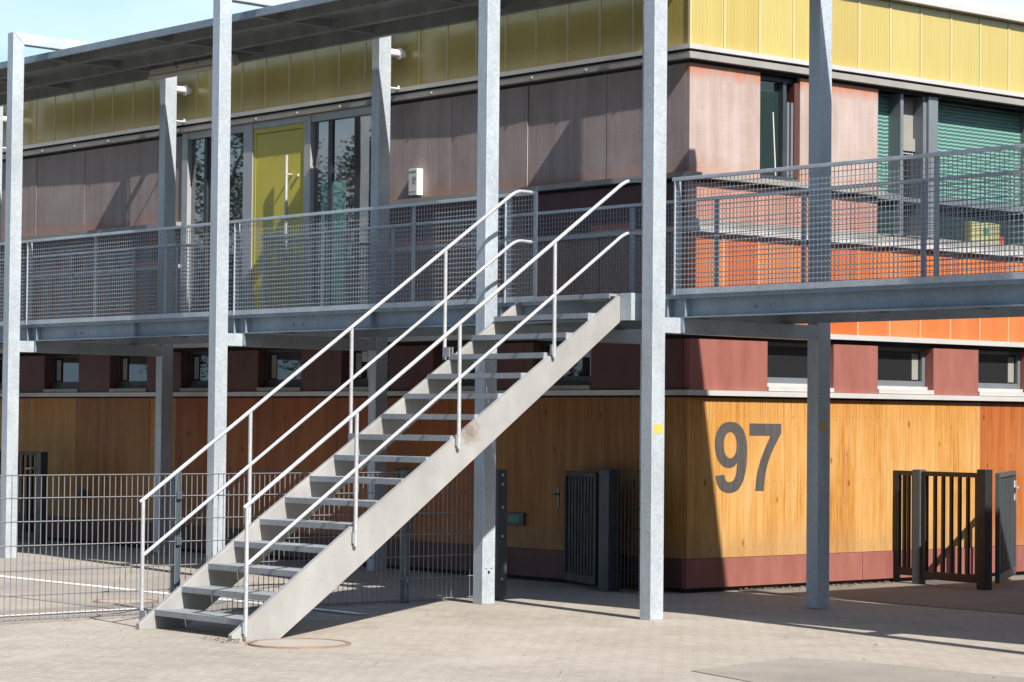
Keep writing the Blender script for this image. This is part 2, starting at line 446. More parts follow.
# trims running round both faces; butt at the corner: R piece ends at y=-d, L piece starts behind it
def trim(name, mat, z0, z1, d, segsR=None, segsL=None, base=-.05):
    for face, segs in (('R', segsR or [(-d, LEN_R)]), ('L', [(-base, LEN_L)] if segsL is None else segsL)):
        if not segs: continue
        b = MB()
        for a, c in segs:
            if face == 'L' and a <= .06: a = -base + .0005
            fb(b, face, a, c, z0, z1, base, d)
        b.build(name, mat, B)
trim('eaves_trim', M['trim'], 4.957, 5.0, .075)
trim('eaves_groove', M['dark'], 4.933, 4.956, .03)
trim('lintel_beam', M['trim_grey'], 4.872, 4.932, .068)
trim('lintel_groove', M['dark'], 4.842, 4.871, -.012)
b = MB()
for k in range(26):
    x = -.55 - .78 * k; b.tube([(x, -.068, 4.9), (x, -.078, 4.9)], .012, 8)
b.build('screws', M['trim'], B)
upperL = [(.05, 4.47), (8.36, LEN_L)]
trim('sill_band', M['trim_grey'], 3.785, 3.835, .08, [(-.08, 2.61)], upperL)
trim('sill_groove', M['dark'], 3.758, 3.784, -.015, [(.015, 2.61)], upperL)
trim('window_board', M['trim_grey'], 3.345, 3.415, .035, [(-.035, LEN_R)], [])
for a, c in upperL: P('L', 'window_board', M['redpanel_shade'], [(max(a, .051), c, 3.345, 3.415, -.05, .02)])
trim('band_trim', M['trim'], 3.295, 3.3425, .06, [(-.06, LEN_R)], upperL)
trim('band_trim', M['trim'], 2.362, 2.411, .06)
trim('panel_groove', M['dark'], 2.318, 2.361, -.02)
trim('ledge', M['trim'], 1.80, 1.848, .06)
trim('ledge_groove', M['dark'], 1.781, 1.799, -.015)
trim('foot_groove', M['dark'], 0., .042, -.03)

# upper cladding panels: slightly out of true, as hung sheets are
def panel(face, u0, u1, z0, z1, name, mat, wob=0., d0=-.05, d1=0.):
    b = MB(); da = d1 + random.uniform(-wob, wob * .3); db = d1 + random.uniform(-wob, wob * .3)
    g = .004
    u0 += g; u1 -= g
    if face == 'R': b.hexa([(d0, u0, z0), (da, u0, z0), (db, u1, z0), (d0, u1, z0), (d0, u0, z1), (da, u0, z1), (db, u1, z1), (d0, u1, z1)])
    else: b.hexa([(-u1, -db, z0), (-u0, -da, z0), (-u0, -d0, z0), (-u1, -d0, z0), (-u1, -db, z1), (-u0, -da, z1), (-u0, -d0, z1), (-u1, -d0, z1)])
    return b.build(name, mat, B)
for a, c in ((.0, .94), (1.48, 2.61), (8.2, 9.4), (9.4, 10.6), (10.6, 12), (12, 14), (14, 16)): panel('R', a, c, 3.838, 4.840, 'cladding_panel', M['clad'], .004)
LU = [.052, 1.11, 2.24, 3.43, 4.47], [8.36, 9.52, 10.56, 11.72, 12.85, 14, 15.2, 16.4, 17.6, 19, 20.5, 22]
for row in LU:
    for a, c in zip(row, row[1:]):
        panel('L', a, c, 3.838, 4.840, 'cladding_panel', M['clad_shade'], .016 if a > .1 else .003)
        panel('L', a, c, 3.418, 3.756, 'lower_cladding_panel', M['redpanel_shade'], .003)
for a, c in ((.0, 1.3), (1.3, 2.61)): panel('R', a, c, 3.418, 3.756, 'lower_cladding_panel', M['clad_low'], .003)

# lower strip: red panels and small windows
winR = [(1.035, 1.95), (2.60, 3.435), (4.15, 4.97), (5.7, 6.5), (7.2, 8.0), (8.8, 9.6), (10.4, 11.2), (12, 12.8), (13.6, 14.4)]
winL = [(1.28 + 1.552 * k, 2.10 + 1.552 * k) for k in range(13)]
def small_window(face, u0, u1):
    zb, zt = 1.853, 2.316
    b = MB()
    fb(b, face, u0 + .001, u1 - .001, 1.93, 1.985, -.16, -.085)
    fb(b, face, u0 + .001, u1 - .001, 2.285, zt, -.16, -.085)
    fb(b, face, u0 + .001, u0 + .045, 1.986, 2.284, -.16, -.085)
    fb(b, face, u1 - .045, u1 - .001, 1.986, 2.284, -.16, -.085)
    w = b.build('window', M['profile' if face == 'R' else 'anthracite'], B)
    fb(MB(), face, u0 + .046, u1 - .046, 1.987, 2.283, -.15, -.115).build('pane', M['glass'], w)
    fb(MB(), face, u0 + .002, u1 - .002, zb, 1.895, -.2, .035).build('sill', M['trim' if face == 'R' else 'trim_grey'], w)  # left-face sills use grey so they look shaded
    fb(MB(), face, u0 + .002, u1 - .002, 1.896, 1.929, -.2, -.05).build('sill_upstand', M['trim' if face == 'R' else 'anthracite'], w)
    fb(MB(), face, u1 - .17, u1 - .075, 2.0, 2.26, -.1145, -.112).build('curtain', M['beige'], w)
for face, ws, ln in (('R', winR, LEN_R), ('L', winL, LEN_L)):
    u = .0 if face == 'R' else .052
    for a, c in ws:
        panel(face, u, a, 1.851, 2.316, 'red_panel', M['redpanel' if face == 'R' else 'redpanel_shade'], .002, -.21, .022)
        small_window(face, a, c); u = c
    panel(face, u, ln, 1.851, 2.316, 'red_panel', M['redpanel' if face == 'R' else 'redpanel_shade'], .002, -.21, .022)

# wooden base and plinth
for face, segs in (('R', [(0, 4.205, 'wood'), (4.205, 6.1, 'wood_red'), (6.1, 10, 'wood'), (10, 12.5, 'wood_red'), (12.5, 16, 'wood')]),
                   ('L', [(.052, .5, 'wood'), (.5, 2.9, 'wood_brown_shade'), (2.9, 8.44, 'wood_red'), (8.44, 8.98, 'wood'), (8.98, 10.68, 'wood_brown_shade'), (10.68, 16, 'wood'), (16, 22, 'wood_red')])):
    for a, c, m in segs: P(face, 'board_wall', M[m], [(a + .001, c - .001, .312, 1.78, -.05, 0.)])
P('R', 'plinth', M['redpanel'], [(-.012 if k == 0 else 2.4 * k, 2.4 * k + 2.394, .043, .308, -.05, .012) for k in range(6)])
P('L', 'plinth', M['redpanel_shade'], [(.052 + 2.4 * k, 2.4 * k + 2.446, .043, .308, -.05, .012) for k in range(9)])

# upper right windows
b = MB()
fb(b, 'R', .942, 1.478, 3.838, 3.885, -.2, -.03); fb(b, 'R', .942, 1.478, 4.79, 4.84, -.2, -.08)
fb(b, 'R', .942, .985, 3.886, 4.789, -.2, -.08); fb(b, 'R', 1.30, 1.345, 3.886, 4.789, -.2, -.05)
w = b.build('window', M['anthracite'], B)
fb(MB(), 'R', .986, 1.299, 3.887, 4.788, -.14, -.11).build('pane', M['glass_teal'], w)
b = MB(); fb(b, 'R', 1.346, 1.375, 3.886, 4.60, -.2, -.04); fb(b, 'R', 1.39, 1.42, 3.886, 4.60, -.2, -.03)
b.build('guide_rail', M['profile'], w)
fb(MB(), 'R', 1.425, 1.478, 3.886, 4.789, -.2, -.02).build('jamb', M['jamb'], w)
fb(MB(), 'R', .942, 1.478, 3.8355, 3.8375, -.2, .05).build('sill', M['white'], w)
MB().tube([(-.105, 1.26, 3.9), (-.105, 1.22, 4.5)], .006, 6).build('stay_rod', M['white'], w)

b = MB()
fb(b, 'R', 3.325, 3.375, 3.418, 4.84, -.2, -.03); fb(b, 'R', 3.375, 3.52, 3.418, 4.84, -.2, .0)
fb(b, 'R', 2.985, 3.03, 3.418, 4.84, -.2, -.035)
fb(b, 'R', 2.612, 2.632, 3.418, 4.84, -.2, -.02)
fb(b, 'R', 3.521, 8.2, 3.77, 3.835, -.2, -.02); fb(b, 'R', 2.633, 2.984, 3.77, 3.835, -.2, -.03); fb(b, 'R', 3.031, 3.324, 3.77, 3.815, -.2, -.06)
for u in (5.1, 6.65, 8.12): fb(b, 'R', u, u + .075, 3.836, 4.84, -.2, -.01)
w = b.build('window_bay', M['profile'], B)
fb(MB(), 'R', 2.633, 2.984, 3.836, 4.838, -.215, -.19).build('sunscreen', M['slats'], w)
b = MB()
for a, c in ((3.522, 5.098), (5.177, 6.648), (6.727, 8.118)): fb(b, 'R', a, c, 3.837, 4.838, -.215, -.19)
b.build('sunscreen', M['slats'], w)
b = MB(); fb(b, 'R', 2.633, 2.984, 3.42, 3.769, -.15, -.12); fb(b, 'R', 3.522, 8.2, 3.42, 3.769, -.15, -.12); b.build('pane', M['glass_teal'], w)
fb(MB(), 'R', 3.031, 3.324, 3.42, 4.838, -.215, -.20).build('pane', M['glass'], w)
b = MB(); fb(b, 'R', 3.031, 3.324, 4.42, 4.838, -.199, -.16); b.build('ceiling', M['beige'], w)
b = MB(); fb(b, 'R', 3.032, 3.323, 4.29, 4.418, -.198, -.13); b.build('blind', M['beige'], w)
b = MB()
for k in range(9): fb(b, 'R', 3.04 + .032 * k, 3.058 + .032 * k, 4.262, 4.286, -.19, -.15)
b.build('blind_fringe', M['white'], w)
fb(MB(), 'R', 2.61, 3.52, 3.4152, 3.4175, -.2, .05).build('sill', M['white'], w)

# storefront with the yellow door on the left face
b = MB()
for a, c in ((4.47, 4.66), (5.83, 5.945), (6.93, 7.11), (8.245, 8.36)): fb(b, 'L', a, c, 2.55, 4.87, -.12, .012)
for a, c in ((4.66, 5.83), (7.11, 8.245)): fb(b, 'L', a, c, 4.79, 4.87, -.12, .005); fb(b, 'L', a, c, 2.55, 2.68, -.12, .005)
fb(b, 'L', 5.945, 6.93, 4.80, 4.87, -.12, .005)
sf = b.build('entrance_glazing', M['lightprofile'], B)
for a, c in ((4.66, 5.83), (7.11, 8.245)): fb(MB(), 'L', a + .001, c - .001, 2.681, 4.789, -.1, -.045).build('pane', M['doorglass'], sf)
b = MB(); fb(b, 'L', 5.48, 5.56, 2.682, 4.788, -.0445, -.03); b.build('inner_mullion', M['anthracite'], sf)
b = MB(); fb(b, 'L', 5.26, 5.70, 2.70, 4.12, -.0445, -.041); b.build('reflection_film', M['film'], sf)  # teal sheet mostly stands in for reflections in the pane
fb(MB(), 'L', 7.9, 7.96, 2.682, 4.788, -.0445, -.03).build('inner_mullion', M['anthracite'], sf)
b = MB()
fb(b, 'L', 5.946, 6.0, 2.58, 4.798, -.12, .0); fb(b, 'L', 6.875, 6.929, 2.58, 4.798, -.12, .0); fb(b, 'L', 6.0, 6.875, 4.74, 4.798, -.12, .0)
d = b.build('door', M['doory'], B, .003)
fb(MB(), 'L', 6.006, 6.869, 2.585, 4.734, -.1, -.002).build('door_leaf', M['doory'], d, .003)
b = MB()
b.tube([(-6.19, -.07, 3.3), (-6.19, -.07, 4.45)], .017, 12)
for z in (3.5, 4.24): b.tube([(-6.19, -.07, z), (-6.19, .03, z)], .011, 10)
b.tube([(-6.07, .03, 4.22), (-6.07, -.02, 4.22)], .02, 10)
b.build('door_handle', M['galv_rail'], d, 0, True)

# painted house number
o9 = [(.568, 1.56), (.638, 1.552), (.7, 1.518), (.744, 1.47), (.771, 1.408), (.783, 1.335), (.782, 1.243), (.774, 1.145), (.752, 1.059), (.717, .986), (.665, .932), (.6, .909), (.539, .905), (.479, .916), (.426, .945), (.388, .996), (.365, 1.062), (.482, 1.074), (.497, 1.031), (.521, 1.009), (.556, 1.005), (.599, 1.017), (.63, 1.054), (.646, 1.115), (.654, 1.188), (.624, 1.158), (.581, 1.139), (.537, 1.136), (.485, 1.146), (.436, 1.173), (.394, 1.22), (.366, 1.286), (.357, 1.353), (.365, 1.42), (.392, 1.48), (.438, 1.529), (.499, 1.555)]
i9 = [(.559, 1.468), (.604, 1.451), (.634, 1.412), (.645, 1.351), (.637, 1.282), (.606, 1.241), (.561, 1.224), (.515, 1.241), (.484, 1.283), (.473, 1.351), (.483, 1.411), (.513, 1.45)]
o7 = [(.814, 1.548), (1.244, 1.546), (1.245, 1.456), (1.182, 1.372), (1.111, 1.267), (1.058, 1.156), (1.027, 1.045), (1.012, .919), (.896, .921), (.913, 1.046), (.951, 1.169), (1.012, 1.292), (1.1, 1.434), (.815, 1.436)]
def smooth_closed(p, corners):
    out = []; n = len(p)
    for i in range(n):
        a, b_, c, d_ = p[i - 1], p[i], p[(i + 1) % n], p[(i + 2) % n]
        if i in corners: a = b_
        if (i + 1) % n in corners: d_ = c
        for k in range(4):
            t = k / 4
            out.append(tuple(.5 * ((2 * b_[j]) + (-a[j] + c[j]) * t + (2 * a[j] - 5 * b_[j] + 4 * c[j] - d_[j]) * t * t + (-a[j] + 3 * b_[j] - 3 * c[j] + d_[j]) * t ** 3) for j in (0, 1)))
    return out
def digit(loops):
    cu = bpy.data.curves.new('outline', 'CURVE'); cu.dimensions = '2D'; cu.fill_mode = 'BOTH'; cu.extrude = .0012
    for l in loops:
        sp = cu.splines.new('POLY'); sp.points.add(len(l) - 1); sp.use_cyclic_u = True
        for q, (a, c) in zip(sp.points, l): q.co = (a, c, 0, 1)
    o = bpy.data.objects.new('outline', cu); C.objects.link(o)
    bpy.context.view_layer.update()
    me = bpy.data.meshes.new_from_object(o.evaluated_get(bpy.context.evaluated_depsgraph_get()))
    bpy.data.objects.remove(o); me.name = 'house_number'
    me.transform(Matrix(((0, 0, 1, .0014), (1, 0, 0, 0), (0, 1, 0, 0), (0, 0, 0, 1))))
    me.materials.clear(); me.materials.append(M['paint97'])
    o = bpy.data.objects.new('house_number', me); C.objects.link(o); o.parent = B
    return o
t = NT('dark grey number paint')
n = t.noise((1, 1, 1), 38, 4, .6)
n2 = t.noise((20, 20, 1.2), 3, 4, .5)
x = t.xyz(); gr = t.math('LESS_THAN', t.math('FRACT', t.math('DIVIDE', t.math('ADD', x[0], x[1]), .092)), .05)
c97 = t.mix(t.ramp(n, [(.68, 0.), (.74, .7)]), t.ramp(n2, [(.3, (.06, .054, .054)), (.7, (.10, .09, .086))]), (.42, .30, .18))
t.color(t.mix(t.math('MULTIPLY', gr, .5), c97, (.04, .035, .03))); t.rough(.6)
M['paint97'] = t.m
digit([smooth_closed(o9, {16, 17, 24}), smooth_closed(i9, set())])['label'] = 'large dark grey painted digit 9'
digit([smooth_closed(o7, {0, 1, 2, 7, 8, 12, 13})])['label'] = 'large dark grey painted digit 7'

# ------------------------------------------------------------------ small things on the facade
t = thing('wall_box', 'white rectangular box with grey print mounted on brown cladding beside the posts', 'wall box', (-4.0, 0, 3.85))
MB().box(-4.01, -3.87, -.085, -.001, 3.865, 4.14).build('housing', M['white'], t, .005)
b = MB()
b.box(-4.0, -3.885, -.0865, -.085, 4.10, 4.112)
for k, w in enumerate((.06, .07, .045, .05)): b.box(-3.945, -3.945 + w, -.0865, -.085, 4.045 - .02 * k, 4.052 - .02 * k)
for k in range(5): b.box(-3.995 + .022 * k, -3.983 + .022 * k, -.0865, -.085, 3.895, 3.907)
b.build('print', M['rubber_text'], t)
t = thing('wall_sign', 'small dark green sign low on the shaded wooden wall', 'sign', (-2.36, 0, .53))
MB().box(-2.53, -2.22, -.03, -.001, .53, .655).build('plate', M['anthracite'], t, .003)
MB().box(-2.45, -2.28, -.032, -.0305, .56, .63).build('green_field', M['green'], t)
def jbox(x, z, label):
    t = thing('socket_box', label, 'socket box', (x, 0, z))
    MB().box(x - .08, x + .08, -.07, -.001, z, z + .1).build('housing', M['anthracite'], t, .006)
    MB().box(x - .06, x + .06, -.082, -.0705, z + .02, z + .095).build('lid', M['bluegrey'], t, .004)
jbox(-10.42, .555, 'small dark socket box on wooden wall behind the left end of the fence')
jbox(-4.12, .945, 'small dark socket box on wooden wall seen between the stair treads')
t = thing('storage_box', 'yellow green box with green mark behind the lower right window', 'box', (-.07, 4.3, 3.42))
MB().box(-.115, -.03, 4.08, 4.56, 3.419, 3.63).build('carton', M['boxyellow'], t, .004)
MB().tube([(-.03, 4.32, 3.54), (-.0285, 4.32, 3.54)], .04, 14).build('mark', M['green'], t)
t = MB().tube([(-.09, 4.64, 3.419), (-.09, 4.64, 3.50)], .045, 14, r2=.035).build('red_cup', M['red'], None, 0, True)
tag(t, 'small red cup standing beside the yellow green box', 'cup')

# ------------------------------------------------------------------ portal frames
def portal(xr, label):
    t = thing('steel_portal_frame', label, 'steel frame', (xr, -2.35, 0), 'steel portal frames carrying the walkway')
    # front post and its mitred top beam
    b = MB(); x0 = xr - .125; xb = xr - .115
    b.hexa([(x0, -2.42, 0), (xr, -2.42, 0), (xr, -2.28, 0), (x0, -2.28, 0), (x0, -2.42, 5.764), (xr, -2.42, 5.764), (xr, -2.28, 5.638), (x0, -2.28, 5.638)])
    b.build('post', M['galv'], t, .005)
    b = MB()
    b.hexa([(x0, -2.4195, 5.7655), (x0, -2.2795, 5.6395), (xr, -2.2795, 5.6395), (xr, -2.4195, 5.7655), (xb - .125, -.215, 5.7655), (xb - .125, -.215, 5.6395), (xb, -.215, 5.6395), (xb, -.215, 5.7655)])
    b.build('top_beam', M['galv'], t, .004)
    MB().box(xb - .125, xb, -.37, -.215, 0, 5.6385).build('post', M['galv'], t, .005)
    MB().hexa([(xr - .12, -2.2795, 2.255), (xr - .004, -2.2795, 2.255), (xb - .004, -.3705, 2.255), (xb - .12, -.3705, 2.255), (xr - .12, -2.2795, 2.378), (xr - .004, -2.2795, 2.378), (xb - .004, -.3705, 2.378), (xb - .12, -.3705, 2.378)]).build('cross_beam', M['galv'], t, .004)
    MB().box(xr - .16, xr + .02, -2.099, -2.085, 2.262, 2.3785).build('end_plate', M['beam'], t)
    return t
p0 = portal(0., 'galvanized steel frame just left of the stair top, bolt hole near its foot')
labels = {-12.1: 'galvanized steel frame beyond the left end of the wire fence', -8.06: 'leftmost galvanized steel frame with its mitred top corner against the sky',
          -4.04: 'galvanized steel frame standing between the stair foot and the yellow door', 2.04: 'galvanized steel frame with yellow stickers in front of the building corner',
          6.36: 'galvanized steel frame just right of the number wall', 10.1: 'galvanized steel frame farthest right under the walkway'}
ports = {0.: p0}
def wall_tie(x, t):
    x = x - .115
    b = MB().tube([(x - .06, -.215, 5.36), (x - .06, -.075, 5.36)], .042, 14).tube([(x - .06, -.075, 5.36), (x - .06, -.05, 5.36)], .062, 16).tube([(x - .06, -.05, 5.36), (x - .06, -.001, 5.36)], .04, 14)
    b.build('tie_pipe', M['white'], t, 0, True)
    b = MB().tube([(x - .04, -.215, 4.99), (x - .04, -.078, 4.99)], .010, 8).tube([(x - .04, -.085, 4.985), (x - .04, -.085, 5.02)], .012, 8)
    b.build('tie_hook', M['white'], t, 0, True)
for x, l in labels.items():
    c = copy_tree(p0); c.location.x = x; c['label'] = l; ports[x] = c
for x, t in ports.items():
    if x < -1: wall_tie(x, t)
b = MB().tube([(-.001, -2.35, .27), (.003, -2.35, .27)], .013, 12).tube([(-.001, -2.38, .30), (.002, -2.38, .30)], .006, 8).tube([(-.001, -2.32, .30), (.002, -2.32, .30)], .006, 8)
b.build('bolt_hole', M['black'], p0)
MB().box(2.0405, 2.0418, -2.40, -2.30, 1.465, 1.535).build('sticker', M['sticker'], ports[2.04])
MB().box(1.9255, 1.9268, -.35, -.27, 1.50, 1.56).build('sticker', M['sticker'], ports[2.04])

# ------------------------------------------------------------------ walkway
X0, X1, YF, YB = -14.5, 12.4, -2.1, -.68
W = thing('walkway', 'raised steel walkway with wire mesh railings running past the building', 'walkway', (0, -1.4, 2.38))
b = MB(); b.box(X0, X1, YF + .004, YB - .004, 2.545, 2.575)
b.build('deck_floor', M['beam'], W)
def channel(y, s, name):
    b = MB()
    ya, yb = (y + .055, y + .063) if s < 0 else (y - .063, y - .055)
    b.box(X0, X1, ya, yb, 2.39, 2.533)
    fa, fb_ = (y, y + .063) if s < 0 else (y - .063, y)
    b.box(X0, X1, fa, fb_, 2.379, 2.3895); b.box(X0, X1, fa, fb_, 2.5335, 2.544)
    for xr in list(ports) + [-10.1, -6.05, -2.02]:
        for dx in ((-.17, .03) if xr in ports else (0,)):
            q = xr + dx; b.box(q - .005, q + .005, fa + .003, fa + .0545 if s < 0 else fb_ - .003, 2.39, 2.533) if s < 0 else None
    if s < 0:
        for xr in ports:
            for dx in (-.75, -.6, .75, .9):
                b.tube([(xr + dx, ya - .012, 2.45), (xr + dx, ya, 2.45)], .012, 8)
    b.build(name, M['beam'], W)
channel(YF, -1, 'edge_beam'); channel(YB, 1, 'edge_beam')
x = X0 + .3
while x < X1:
    MB().box(x, x + .05, YF + .065, YB - .065, 2.44, 2.5445).build('joist', M['canopy'], W); x += 1.01
MB().box(-7.4, -5.75, YB + .002, -.035, 2.555, 2.577).build('door_landing', M['beam'], W)

def railing(y, xa, xb, posts, bright, axis='x', up=3.5):
    b = MB()
    z0, z1 = 2.60, up
    b.box(xa, xb, y - .012, y + .03, z1 - .028, z1)                       # top rail
    R = b.build('railing', M['galv'], W, .003)
    MB().box(xa, xb, y - .006, y + .014, z0 - .035, z0 + .012).build('bottom_rail', M['galv'], R)
    for px in posts:
        q = MB()
        if px in bright: q.box(px - .006, px + .006, y - .012, y + .055, z0 - .04, z1 - .029).box(px - .05, px - .0065, y + .035, y + .045, z0 - .04, z1 - .029)
        else: q.box(px - .022, px + .022, y + .015, y + .028, z0 - .04, z1 - .029)
        q.build('railing_post', M['galv'], R)
    m = MB(); s = .0415; n = int((xb - xa) / s)
    for k in range(n + 1):
        xx = xa + .01 + k * (xb - xa - .02) / n; m.wire((xx, y + .004, z0 + .012), (xx, y + .004, z1 - .029), .0031)
    k = 1
    while z0 + k * s < z1 - .035:
        z = z0 + k * s; m.wire((xa, y - .0015, z), (xb, y - .0015, z), .0022); k += 1
    m.build('wire_mesh', M['mesh'], R)
    return R
fl = [-13.7, -12.33, -10.98, -9.6, -8.23, -6.84, -5.48, -4.2, -2.78, -1.41, -.11]
railing(YF, X0, .27, fl + [.25], {-12.33, -8.23, -4.2, -.11})
railing(YF, 1.93, X1, [1.96, 4.6, 5.98, 7.3, 8.7, 10.0, 11.4], {1.96, 5.98})
bl = [-13.8, -12.4, -11.05, -9.68, -8.31, -7.42]
railing(YB - .02, X0, -7.40, bl, set())
railing(YB - .02, -5.74, X1, [-5.72, -4.59, -3.5, -2.25, -.03, 1.02, 2.04, 3.32, 4.5, 5.8, 7.2, 8.6, 10, 11.4], set())
for xx in (-7.40, -5.74):
    b = MB(); b.box(xx - .015, xx + .015, YB + .012, -.05, 3.472, 3.5); R = b.build('side_railing', M['galv'], W)
    m = MB(); k = 0
    while 2.61 + k * .0415 < 3.46: m.wire((xx, YB + .012, 2.61 + k * .0415), (xx, -.05, 2.61 + k * .0415), .0029); k += 1
    for k in range(15): m.wire((xx + .006, YB + .03 + .0415 * k, 2.60), (xx + .006, YB + .03 + .0415 * k, 3.471), .0029)
    m.build('wire_mesh', M['mesh'], R)
    MB().box(xx - .02, xx + .02, -.09, -.05, 2.58, 3.471).build('railing_post', M['galv'], R)

# ------------------------------------------------------------------ canopy
K = thing('canopy', 'long grey steel canopy roof with ribbed underside above the walkway', 'canopy', (0, -1.15, 5.46))
MB().box(X0, X1, -1.902, -.445, 5.586, 5.6025).build('roof_sheet', M['canopy'], K)
b = MB(); b.box(X0, X1, -1.925, -1.903, 5.525, 5.6035); b.build('fascia', M['beam'], K, .004)
for y, h, w in ((-1.66, .10, .07), (-1.02, .105, .08)):
    b = MB(); b.box(X0, X1, y - w / 2, y - w / 2 + .008, 5.5855 - h + .009, 5.577); b.box(X0, X1, y - w / 2, y + w / 2, 5.5855 - h, 5.5855 - h + .0085); b.box(X0, X1, y - w / 2, y + w / 2, 5.5772, 5.5855)
    b.build('purlin', M['canopy'], K)
b = MB(); b.box(X0, X1, -.52, -.508, 5.476, 5.575); b.box(X0, X1, -.52, -.445, 5.465, 5.4755); b.box(X0, X1, -.52, -.445, 5.5755, 5.5855)
b.build('back_beam', M['canopy'], K)
for xr in ports:
    for dx in (-.06, 2.0):
        if xr == 0. and dx == 2.0: continue
        b = MB()
        for ya, yb in ((-1.902, -1.697), (-1.623, -1.062), (-.978, -.522)): b.box(xr + dx - .03, xr + dx + .03, ya, yb, 5.51, 5.5855)
        b.build('cross_rib', M['canopy'], K)
t = thing('strip_light', 'grey fluorescent strip light fixed under the canopy', 'light fixture', (-7.1, -.95, 5.4))
MB().box(-7.86, -6.2, -.79, -.72, 5.43, 5.49).build('housing', M['lampcase'], t, .008)
MB().tube([(-7.84, -.755, 5.405), (-6.22, -.755, 5.405)], .036, 14).build('diffuser', M['lampcase'], t, 0, True)
for x in (-7.86, -6.2): MB().tube([(x - .02, -.755, 5.41), (x + .01, -.755, 5.41)], .042, 14).build('end_cap', M['lampcase'], t)
b = MB()
for x in (-7.3, -6.9, -6.5): b.tube([(x, -.79, 5.46), (x, -.797, 5.46)], .009, 8)
b.build('screw', M['dark'], t)
for x in (-7.4, -6.4): MB().box(x - .02, x + .02, -.775, -.735, 5.4905, 5.5855).build('hanger', M['canopy'], t)

# ------------------------------------------------------------------ staircase
ST = thing('staircase', 'open steel staircase with galvanized handrails climbing to the walkway', 'staircase', (1.1, -6.1, 0))
sr = [(-6.12, 0), (-6.12, .042), (-5.013, .822), (-2.444, 2.551), (-2.431, 2.352), (-5.008, .489), (-5.71, 0)]
for xa, xb in ((1.645, 1.69), (.455, .50)):
    b = MB().prism_x(xa, xb, sr)
    if xb > 1:
        for k in range(15):
            y, z = -5.99 + .2317 * k, .14 + .162 * k
            for dy, dz in ((.06, -.05), (.17, -.05)):
                b.tube([(xb, y + dy, z + dz), (xb + .002, y + dy, z + dz)], .008, 10)
    b.build('stringer', M['stringer'], ST, .003)
for k in range(15):
    y, z = -5.99 + .2317 * k, .14 + .162 * k
    b = MB()
    b.box(.505, 1.64, y, y + .012, z - .042, z); b.box(.505, 1.64, y + .238, y + .25, z - .04, z)
    for j in range(1, 7): b.box(.505, 1.64, y + .034 * j, y + .034 * j + .008, z - .03, z - .003)
    n = 50
    for j in range(n + 1): q = .507 + 1.126 * j / n; b.box(q, q + .006, y + .0125, y + .2375, z - .0295 if j % 17 else z - .04, z - .0015)
    b.box(.5005, .5045, y, y + .25, z - .06, z); b.box(1.6405, 1.6445, y, y + .25, z - .06, z)
    b.build('tread', M['tread'], ST)
b = MB()
b.box(.503, 1.642, -2.515, -2.503, 2.531, 2.571); b.box(.503, 1.642, -2.5025, -2.102, 2.548, 2.569)
b.build('landing', M['tread'], ST, .002)
b = MB(); b.box(1.692, 1.82, -2.443, -2.431, 2.355, 2.571); b.box(1.808, 1.82, -2.4305, -2.102, 2.355, 2.571); b.box(1.6425, 1.8075, -2.4305, -2.102, 2.548, 2.569)
b.build('landing_bracket', M['galv'], ST, .002)
rz = lambda y: .965 + (3.49 - .965) / (5.99 - 2.38) * (y + 5.99)
for xc, xe, side in ((1.712, 1.74, 1), (.372, .262, -1)):
    b = MB(); y0 = -6.045
    b.tube(rounded([(xc, y0, rz(y0)), (xc, -2.40, rz(-2.40)), (xe, -2.11, 3.487)], .09), .0152, 12)
    b.build('handrail', M['galv_rail'], ST, 0, True)
    b = MB()
    b.tube(rounded([(xc, -6.02, rz(-6.02) - .415), (xc, -2.40, rz(-2.40) - .415), (xe, -2.11, 3.065)], .09), .0138, 12)
    b.build('middle_rail', M['galv_rail'], ST, 0, True)
    for k, (y, z) in enumerate(((-6.02, .03), (-5.07, .635), (-4.11, 1.34), (-3.16, 2.045))):
        b = MB().tube([(xc, y, z), (xc, y, rz(y) - .010)], .0150, 12)
        b.build('baluster', M['galv_rail'], ST, 0, True)
        xa, xb = (1.6905, xc) if side > 0 else (xc, .4545)
        b = MB().box(xa, xb, y - .022, y - .014, z + .02, z + .10).box(xa, xb, y + .0145, y + .022, z + .02, z + .10)
        b.build('baluster_bracket', M['tread'], ST)

b = MB()
def litter(x, y):
    a = random.uniform(0, 6.28); l = random.uniform(.008, .022); z = .009 + random.uniform(0, .006)
    b.bm.faces.new([b.bm.verts.new((x + l * math.cos(a + k * 1.57) * (1 if k % 2 else .55), y + l * math.sin(a + k * 1.57) * (1 if k % 2 else .55), z + random.uniform(0, .012))) for k in range(4)])
for k in range(260): litter(abs(random.gauss(.05, .12)) + .03, random.uniform(.6, 2.8))
for k in range(90): litter(random.gauss(-.45, .09), random.uniform(-7, -2.4))
for k in range(70): litter(random.uniform(-1, 7), random.uniform(-7.5, -2.6))
for k in range(80): litter(random.gauss(1.72, .12), random.gauss(-6.15, .08))
tag(b.build('leaf_litter', M['litter']), kind='stuff', label='dry leaf crumbs and grit along the walls and fence', cat='litter')

